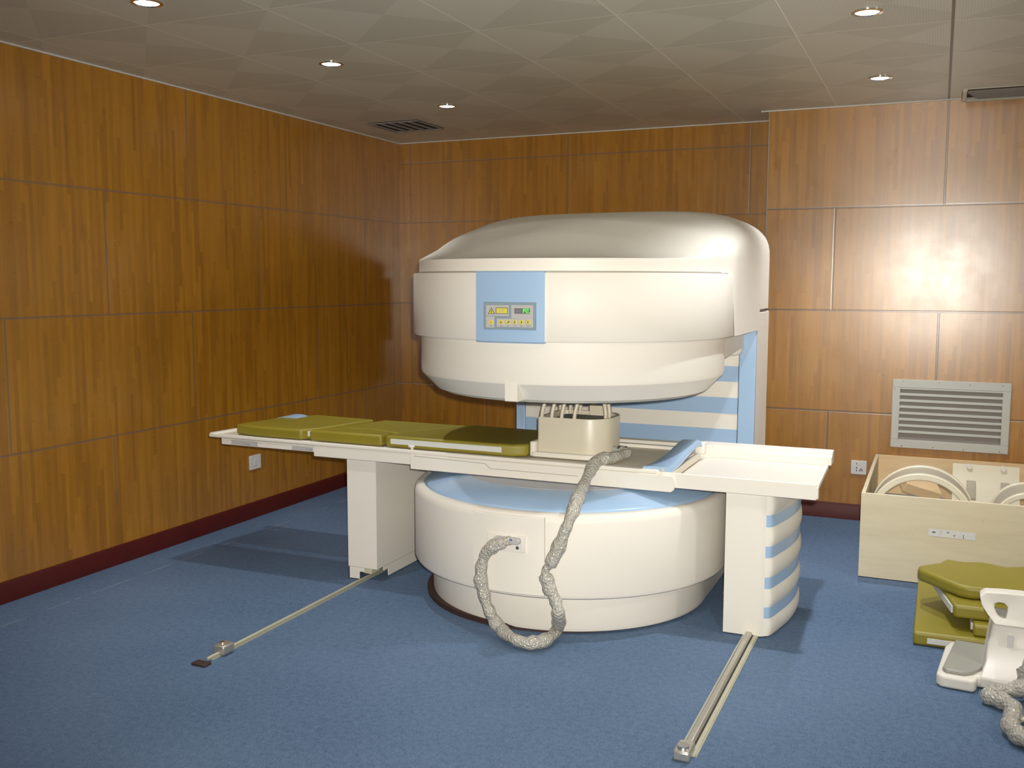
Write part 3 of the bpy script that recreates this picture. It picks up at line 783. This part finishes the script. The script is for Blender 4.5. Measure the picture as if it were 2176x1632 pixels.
def downlight_proto(loc, label):
    d = thing('downlight', loc, label, 'ceiling light', 'recessed round ceiling lights')
    x, y, z = loc; n = 32
    def rg(r, zz): return [(x+r*math.cos(2*PI*i/n), y+r*math.sin(2*PI*i/n), zz) for i in range(n)]
    MB().loft([rg(.058, z), rg(.058, z-.004), rg(.046, z-.006), rg(.043, z-.001)], False, False).build('trim_ring', 'chrome', d)
    MB().loft([rg(.044, z-.0008), rg(.044, z-.0025)]).build('lamp', 'lamp', d)
    return d
LR = [(1.015, -3.583, H), (1.064, -2.464, H), (1.054, -1.262, H), (3.439, -2.411, H), (3.417, -1.12, H)]
LL = ['round downlight at the top left edge, nearest of the left row', 'round downlight in the middle of the left ceiling row', 'round downlight nearest the back corner and the dark vent',
      'round downlight in the right row at the top edge of the picture', 'round downlight in the right row close to the projecting wall']
d0 = downlight_proto(LR[0], LL[0])
for l, t in zip(LR[1:], LL[1:]): dup(d0, l, t)

cv = thing('ceiling_vent', (.47, -.72, H), 'dark recessed square air grille in the ceiling near the back left corner', 'vent')
MB().box(.285, .655, -.905, -.54, H-.004, H-.0005).build('opening', 'dark', cv)
fm = MB()
for a in (.285, .645): fm.box(a, a+.010, -.905, -.54, H-.010, H)
for a in (-.905, -.55): fm.box(.295, .645, a, a+.010, H-.010, H)
fm.build('frame', 'vent_dark', cv)
for k in range(5): MB().box(.30+.07*k, .312+.07*k, -.89, -.555, H-.012, H-.004).build('blade', 'vent_dark', cv)

dv = thing('ceiling_diffuser', (4.02, -.55, H), 'square air diffuser hanging just below the ceiling beside the projecting wall', 'vent')
x0, x1, y0, y1 = 3.80, 4.40, -.655, -.372; zb_ = H-.020
fm = MB(); fm.prism_y([(x0, H), (x0+.004, zb_), (x0+.024, zb_), (x0+.030, H)], y0, y1).prism_y([(x1, H), (x1-.004, zb_), (x1-.024, zb_), (x1-.030, H)], y0, y1)
fm.box(x0+.026, x1-.026, y0, y0+.008, H-.007, H).box(x0+.024, x1-.024, y1-.012, y1, zb_-.006, H)
fm.build('frame', 'coilband', dv, bevel=.001)
MB().box(x0+.022, x1-.022, y0+.006, y1-.01, H-.003, H-.0005).build('backing', 'dark', dv)
for k in range(5):
    yy = y0+.045+.043*k
    MB().add([(x, y_, z_) for x in (x0+.03+.012*k, x1-.03-.012*k) for y_, z_ in ((yy, H-.005), (yy+.003, H-.004), (yy+.030, zb_+.002), (yy+.027, zb_+.001))],
             [(0, 1, 2, 3), (7, 6, 5, 4), (0, 4, 5, 1), (1, 5, 6, 2), (2, 6, 7, 3), (3, 7, 4, 0)]).build('blade', 'vent_dark', dv)

# ------------------------------------------------------------------ crate and what is in it
CYF, CYB, CXL, CXR, CZ = -1.556, -.395, 3.435, 4.85, .414
cr = thing('plywood_crate', ((CXL+CXR)/2, (CYF+CYB)/2, 0), 'open pale plywood crate on the carpet under the wall vent, filled with coils', 'crate')
MB().box(CXL, CXR, CYF, CYF+.018, .004, CZ).build('front_board', 'ply', cr, bevel=.001)
MB().box(CXL, CXL+.018, CYF+.018, CYB, .004, CZ).build('side_board', 'ply', cr, bevel=.001)
MB().box(CXR-.018, CXR, CYF+.018, CYB, .004, CZ).build('side_board', 'ply', cr, bevel=.001)
MB().box(CXL+.018, CXR-.018, CYB-.018, CYB, .004, CZ).build('back_board', 'pine', cr, bevel=.001)
MB().box(CXL+.018, CXR-.018, CYF+.018, CYB-.018, .004, .02).build('bottom_board', 'ply', cr)
a, b_ = at(1976, 1127, 1, CYF), at(2073, 1146, 1, CYF)
la = MB().add([at(u, v, 1, CYF-.0015) for u, v in ((1974, 1123), (2074, 1133), (2072, 1149), (1972, 1138))]+[at(u, v, 1, CYF-.0002) for u, v in ((1974, 1123), (2074, 1133), (2072, 1149), (1972, 1138))],
              [(0, 1, 2, 3), (7, 6, 5, 4), (0, 4, 5, 1), (1, 5, 6, 2), (2, 6, 7, 3), (3, 7, 4, 0)]).build('paper_label', 'paper', cr)
mk = MB(); ym = CYF-.0022
def st_px(mb, u0, v0, u1, v1, w): strip_px(mb, [(u0, v0), (u1, v1)], ym, .0008, w)
poly_px(mk, [(1979, 1131), (1984, 1129), (1990, 1131), (1985, 1132.5)], ym, .0008)
for s in ((1997, 1129.5, 1998.4, 1131, .0016), (2001, 1129, 2002, 1131.5, .0016), (1998, 1134, 1999, 1136, .0014), (2012, 1131, 2017, 1132.5, .0022), (2013, 1134, 2015.5, 1130, .0018),
          (2025, 1137, 2027.5, 1140.5, .0016), (2027.5, 1140.5, 2030, 1136, .0016), (2039, 1141, 2040, 1142, .0014), (2047.5, 1137, 2047, 1143, .0026), (2046, 1144.2, 2050, 1144.6, .0016)):
    st_px(mk, *s)
mk.build('handwritten_marks', 'ink', la)

def arch(cx, cz, ro, th, y0, y1, flange, name, label, lo=-20, hi=200, loc=None):
    t = thing(name, (cx, (y0+y1)/2, .03), label, 'medical coil', None)
    def shell(ri, rO, ya, yb):
        n = 40; rings = []
        for k in range(n+1):
            a = R(lo+(hi-lo)*k/n); c, s_ = math.cos(a), math.sin(a)
            rings.append([(cx+rO*c, ya, cz+rO*s_), (cx+rO*c, yb, cz+rO*s_), (cx+ri*c, yb, cz+ri*s_), (cx+ri*c, ya, cz+ri*s_)])
        return MB().loft(rings)
    shell(ro-th, ro-.006, y0+.01, y1-.01).build('shell', 'coilband', t)
    shell(ro-th-.004, ro, y0, y0+flange).build('front_rim', 'coil', t, bevel=.004)
    shell(ro-th-.004, ro, y1-flange, y1).build('rear_rim', 'coil', t, bevel=.004)
    MB().box(cx-ro*.97, cx+ro*.97, y0+.03, y1-.03, .021, .06).build('foot', 'coilband', t)
    for sg in (-1, 1):
        MB().box(cx+sg*(ro-.018)-.014, cx+sg*(ro-.018)+.014, y0+.02, y1-.02, .05, cz-.02).build('stem', 'coilband', t)
    return t
arch(3.702, .278, .238, .026, -1.50, -1.24, .034, 'body_coil', 'large beige arched coil at the left end of the plywood crate')
arch(4.160, .315, .150, .022, -1.50, -1.22, .028, 'neck_coil', 'smaller beige arched coil at the right of the plywood crate')
# curved back panel coil
pc = thing('spine_coil', (4.01, -.8, .03), 'beige curved coil panel with two brackets leaning on the crate back board', 'medical coil')
prof = spline([(0, -.47, .405), (0, -.50, .34), (0, -.58, .26), (0, -.74, .19), (0, -.98, .155), (0, -1.18, .15)], 6)
x0, x1 = 3.85, 4.185
MB().loft([[(x0, p.y, p.z), (x1, p.y, p.z), (x1, p.y+.012, p.z-.02), (x0, p.y+.012, p.z-.02)] for p in prof]).build('curved_panel', 'coil', pc, smooth=50)
MB().box(x0+.02, x1-.02, -.86, -.60, .021, .16).build('stand', 'coilband', pc)
for xx in (3.945, 4.115):
    MB().loft([[(xx-.022, p.y-.012, p.z+.012), (xx+.022, p.y-.012, p.z+.012), (xx+.022, p.y+.004, p.z-.004), (xx-.022, p.y+.004, p.z-.004)] for p in prof[8:15]]).build('bracket', 'coilband', pc, smooth=50, bevel=.003)
    MB().cyl_y(xx-.01, .392, .015, -.492, -.462, 16).build('knob', 'white', pc, bevel=.003)
MB().cyl_y(3.905, .20, .035, -1.02, -.95, 24).build('round_boss', 'coilband', pc, bevel=.004)
wb = MB().box(-.095, .095, -.055, .055, -.028, .028, Matrix.Translation(at(1955, 1036, 1, -.93)) @ Matrix.Rotation(.35, 4, 'Z') @ Matrix.Rotation(.30, 4, 'Y') @ Matrix.Rotation(.35, 4, 'X'))
tag(wb.build('wood_block', 'pine', bevel=.003), 'rough pine block lying tilted inside the crate behind the large arch', 'wood block')
fm = MB().prism(rrect(3.48, 3.83, -1.20, -.74, .04), .021, .262)
tag(fm.build('foam_packing', 'foam', bevel=.02), 'crumpled grey foam packing at the bottom of the crate under the wood block', 'packing foam')

# ------------------------------------------------------------------ pads on the floor
G2 = 'olive pads piled on the carpet in front of the crate'
f1 = pad('floor_pad', [(3.70, -2.415), (4.40, -2.40), (4.40, -1.66), (3.705, -1.66)], 0.001, .056, 'largest olive pad flat on the carpet, bottom of the pile', bev=.012, group=G2)
MB().box(3.752, 4.02, -2.4185, -2.408, .016, .036).build('fabric_strip', 'velcro', f1)
f2 = pad('floor_pad', [(3.915, -2.385), (4.35, -2.37), (4.35, -1.95), (3.90, -1.98)], .057, .104, 'small olive pad, second from the bottom of the pile', bev=.010, group=G2)
MB().box(3.906, 3.914, -2.34, -2.22, .070, .094).build('fabric_strip', 'velcro', f2)
f3 = pad('floor_pad', [(3.845, -2.335), (4.36, -2.32), (4.36, -1.95), (3.765, -1.95)], .105, .158, 'olive pad with a pale slanted end, third from the bottom of the pile', bev=.012, group=G2)
MB().add([(3.834, -2.31, .118), (3.770, -2.0, .118), (3.770, -2.0, .145), (3.834, -2.31, .145), (3.842, -2.31, .118), (3.778, -2.0, .118), (3.778, -2.0, .145), (3.842, -2.31, .145)],
         [(0, 1, 2, 3), (7, 6, 5, 4), (0, 4, 5, 1), (1, 5, 6, 2), (2, 6, 7, 3), (3, 7, 4, 0)]).build('fabric_strip', 'velcro', f3)
f4 = pad('floor_pad', [(3.862, -2.235), (3.90, -2.245), (4.38, -2.20), (4.38, -1.82), (4.16, -1.81), (4.05, -1.87), (3.96, -1.83), (3.88, -1.86), (3.815, -1.84), (3.785, -1.92), (3.705, -2.00), (3.705, -2.06)], .159, .212,
    'wavy-edged olive pad with a pointed left end on top of the pile', bev=.016, group=G2)

# ------------------------------------------------------------------ white coil device on the floor
dv = thing('floor_coil', (3.98, -2.65, 0), 'white coil device with a grey pad and open handle, before the olive floor pads', 'medical coil')
MB().prism([(3.785, -2.79), (3.80, -2.812), (3.905, -2.822), (3.915, -2.80), (3.918, -2.765), (4.26, -2.79), (4.26, -2.45), (3.835, -2.44), (3.815, -2.50)], .002, .046).build('base', 'white', dv, bevel=.010, seg=4)
MB().prism([(3.805, -2.765), (3.815, -2.785), (3.875, -2.79), (3.905, -2.765), (3.955, -2.66), (3.968, -2.56), (3.96, -2.47), (3.85, -2.46)], .046, .062).build('grey_pad', 'grey', dv, bevel=.006, seg=3)
pf = [(-2.785, .004), (-2.785, .046), (-2.76, .060), (-2.70, .085), (-2.665, .13), (-2.655, .205), (-2.47, .205), (-2.46, .004)]
def bodyring(x, k): return [(x, y, z) for y, z in pf]
MB().loft([[(3.925, -2.775+.0, .01), (3.925, -2.775, .045), (3.93, -2.755, .056), (3.945, -2.69, .08), (3.952, -2.655, .13), (3.965, -2.645, .203), (3.965, -2.48, .203), (3.945, -2.47, .01)], [(3.975, y, z) for y, z in pf], [(4.25, y, z) for y, z in pf]]).build('body', 'white_side', dv, bevel=.006, smooth=50)
MB().box(3.962, 4.251, -2.6675, -2.60, .105, .111).build('body_seam', 'seam', dv)
MB().prism_y(rrect(4.01, 4.10, .026, .038, .005, 3), -2.7905, -2.78).build('slot', 'white', dv, bevel=.003)
MB().box(4.012, 4.034, -2.6660, -2.65, .125, .175).build('white_sticker', 'paper', dv)
# open handle: plate with a hole, leaning back a little
HK = .74
outer = [(3.970, .205), (4.20, .205), (4.16, .27), (4.11, .335), (4.06, .352), (3.99, .350), (3.935, .345), (3.918, .325), (3.925, .285), (3.945, .245)]
inner = [(3.985, .232), (4.005, .226), (4.008, .245), (4.010, .265), (4.010, .285), (4.000, .298), (3.985, .300), (3.968, .292), (3.968, .275), (3.975, .250)]
def lay(P, yo): return [(x, yo+(z-.205)*.35, z) for x, z in P]
mb = MB(); n = 10
outer = [(x, .205+(z-.205)*HK) for x, z in outer]; inner = [(x, .205+(z-.205)*HK) for x, z in inner]
ro, ri = lay(outer, -2.66), lay(inner, -2.648); bo, bi = lay(outer, -2.60), lay(inner, -2.60)
vs = ro+ri+bo+bi; fs = []
for i in range(n):
    j = (i+1) % n
    fs += [(i, j, n+j, n+i), (2*n+i, 3*n+i, 3*n+j, 2*n+j), (i, 2*n+i, 2*n+j, j), (n+i, n+j, 3*n+j, 3*n+i)]
mb.add(vs, fs).build('handle', 'white', dv, bevel=.006, seg=3, smooth=60)
MB().prism_y([(3.972, .224), (4.008, .222), (4.008, .246), (3.972, .248)], -2.60, -2.592).build('handle_inset', 'grey', dv)

wc = thing('wrapped_lead', (4.02, -3.0, 0), 'bubble-wrapped lead coiled on the carpet before the white floor coil', 'cable')
wp = spline([(4.08, -2.80, .10), (4.05, -2.835, .055), (3.975, -2.86, .036), (3.955, -2.90, .030), (4.00, -2.93, .030), (4.02, -3.0, .030), (4.00, -3.09, .030), (4.015, -3.17, .030), (4.06, -3.22, .030), (4.14, -3.24, .030)], 9)
MB().tube(wp, [.027+.004*math.sin(i*.8) for i in range(len(wp))], 18, wob=.16, seed=5).build('bubble_wrap', 'wrap', wc, smooth=80)
MB().tube(wp, .010, 8).build('lead_core', 'cream', wc)
MB().tube(spline([(4.035, -3.06, .03), (4.07, -3.02, .035), (4.14, -3.00, .03)], 5), .006, 8).build('loose_wire', 'cream', wc)
mb = MB(); cs_ = Vector((4.10, -2.815, .085)); nu, nv = 20, 12; vs = []; fs = []
for i in range(nv+1):
    th = PI*i/nv
    for j in range(nu):
        ph = 2*PI*j/nu; d = Vector((math.sin(th)*math.cos(ph), math.sin(th)*math.sin(ph), math.cos(th)))
        k = 1+.35*noise.noise(d*3+Vector((2, 1, 0))); vs.append(cs_+Vector((d.x*.062*k, d.y*.03*k, d.z*.078*k)))
for i in range(nv):
    for j in range(nu): fs.append((i*nu+j, i*nu+(j+1) % nu, (i+1)*nu+(j+1) % nu, (i+1)*nu+j))
MB().add(vs, fs).build('wrapped_connector', 'wrap', wc, smooth=80)

# ------------------------------------------------------------------ light
def spot(name, loc, rot, power, size, blend, rad, col=(1, 1, 1)):
    l = bpy.data.lights.new(name, 'SPOT'); l.energy = power; l.spot_size = R(size); l.spot_blend = blend; l.shadow_soft_size = rad; l.color = col
    o = bpy.data.objects.new(name, l); C.objects.link(o); o.location = loc; o.rotation_euler = rot; return o
fl = spot('camera_flash', CAM+RM@Vector((.035, .055, -.02)), RM.to_euler(), 570, 83, .9, .018, (1, .958, .87))
fl.rotation_euler = (RM @ Matrix.Rotation(R(3.0), 3, 'X')).to_euler()
for i, l in enumerate(LR):
    spot('downlight_lamp', (l[0], l[1], l[2]-.012), (0, 0, 0), 50 if i < 3 else 88, 84 if i < 3 else 100, .8, .03, (.95, .97, 1))
for l in ((5.80, -1.20), (5.80, -2.41), (3.43, -3.6), (1.03, -4.8), (3.43, -4.8), (5.8, -4.8)):
    spot('downlight_lamp', (l[0], l[1], H-.012), (0, 0, 0), 24, 90, .7, .03, (.95, .97, 1))
pl_ = bpy.data.lights.new('room_lamp', 'POINT'); pl_.energy = 52; pl_.shadow_soft_size = .06; pl_.color = (1, .97, .90)
po = bpy.data.objects.new('room_lamp', pl_); C.objects.link(po); po.location = (6.1, -3.35, 2.2)
w = bpy.data.worlds.new('world'); bpy.context.scene.world = w; w.use_nodes = True
w.node_tree.nodes['Background'].inputs[0].default_value = (.8, .85, 1, 1); w.node_tree.nodes['Background'].inputs[1].default_value = .05

vs_ = bpy.context.scene.view_settings
vs_.view_transform = 'Standard'; vs_.look = 'None'; vs_.exposure = 0; vs_.gamma = 1; vs_.use_curve_mapping = False
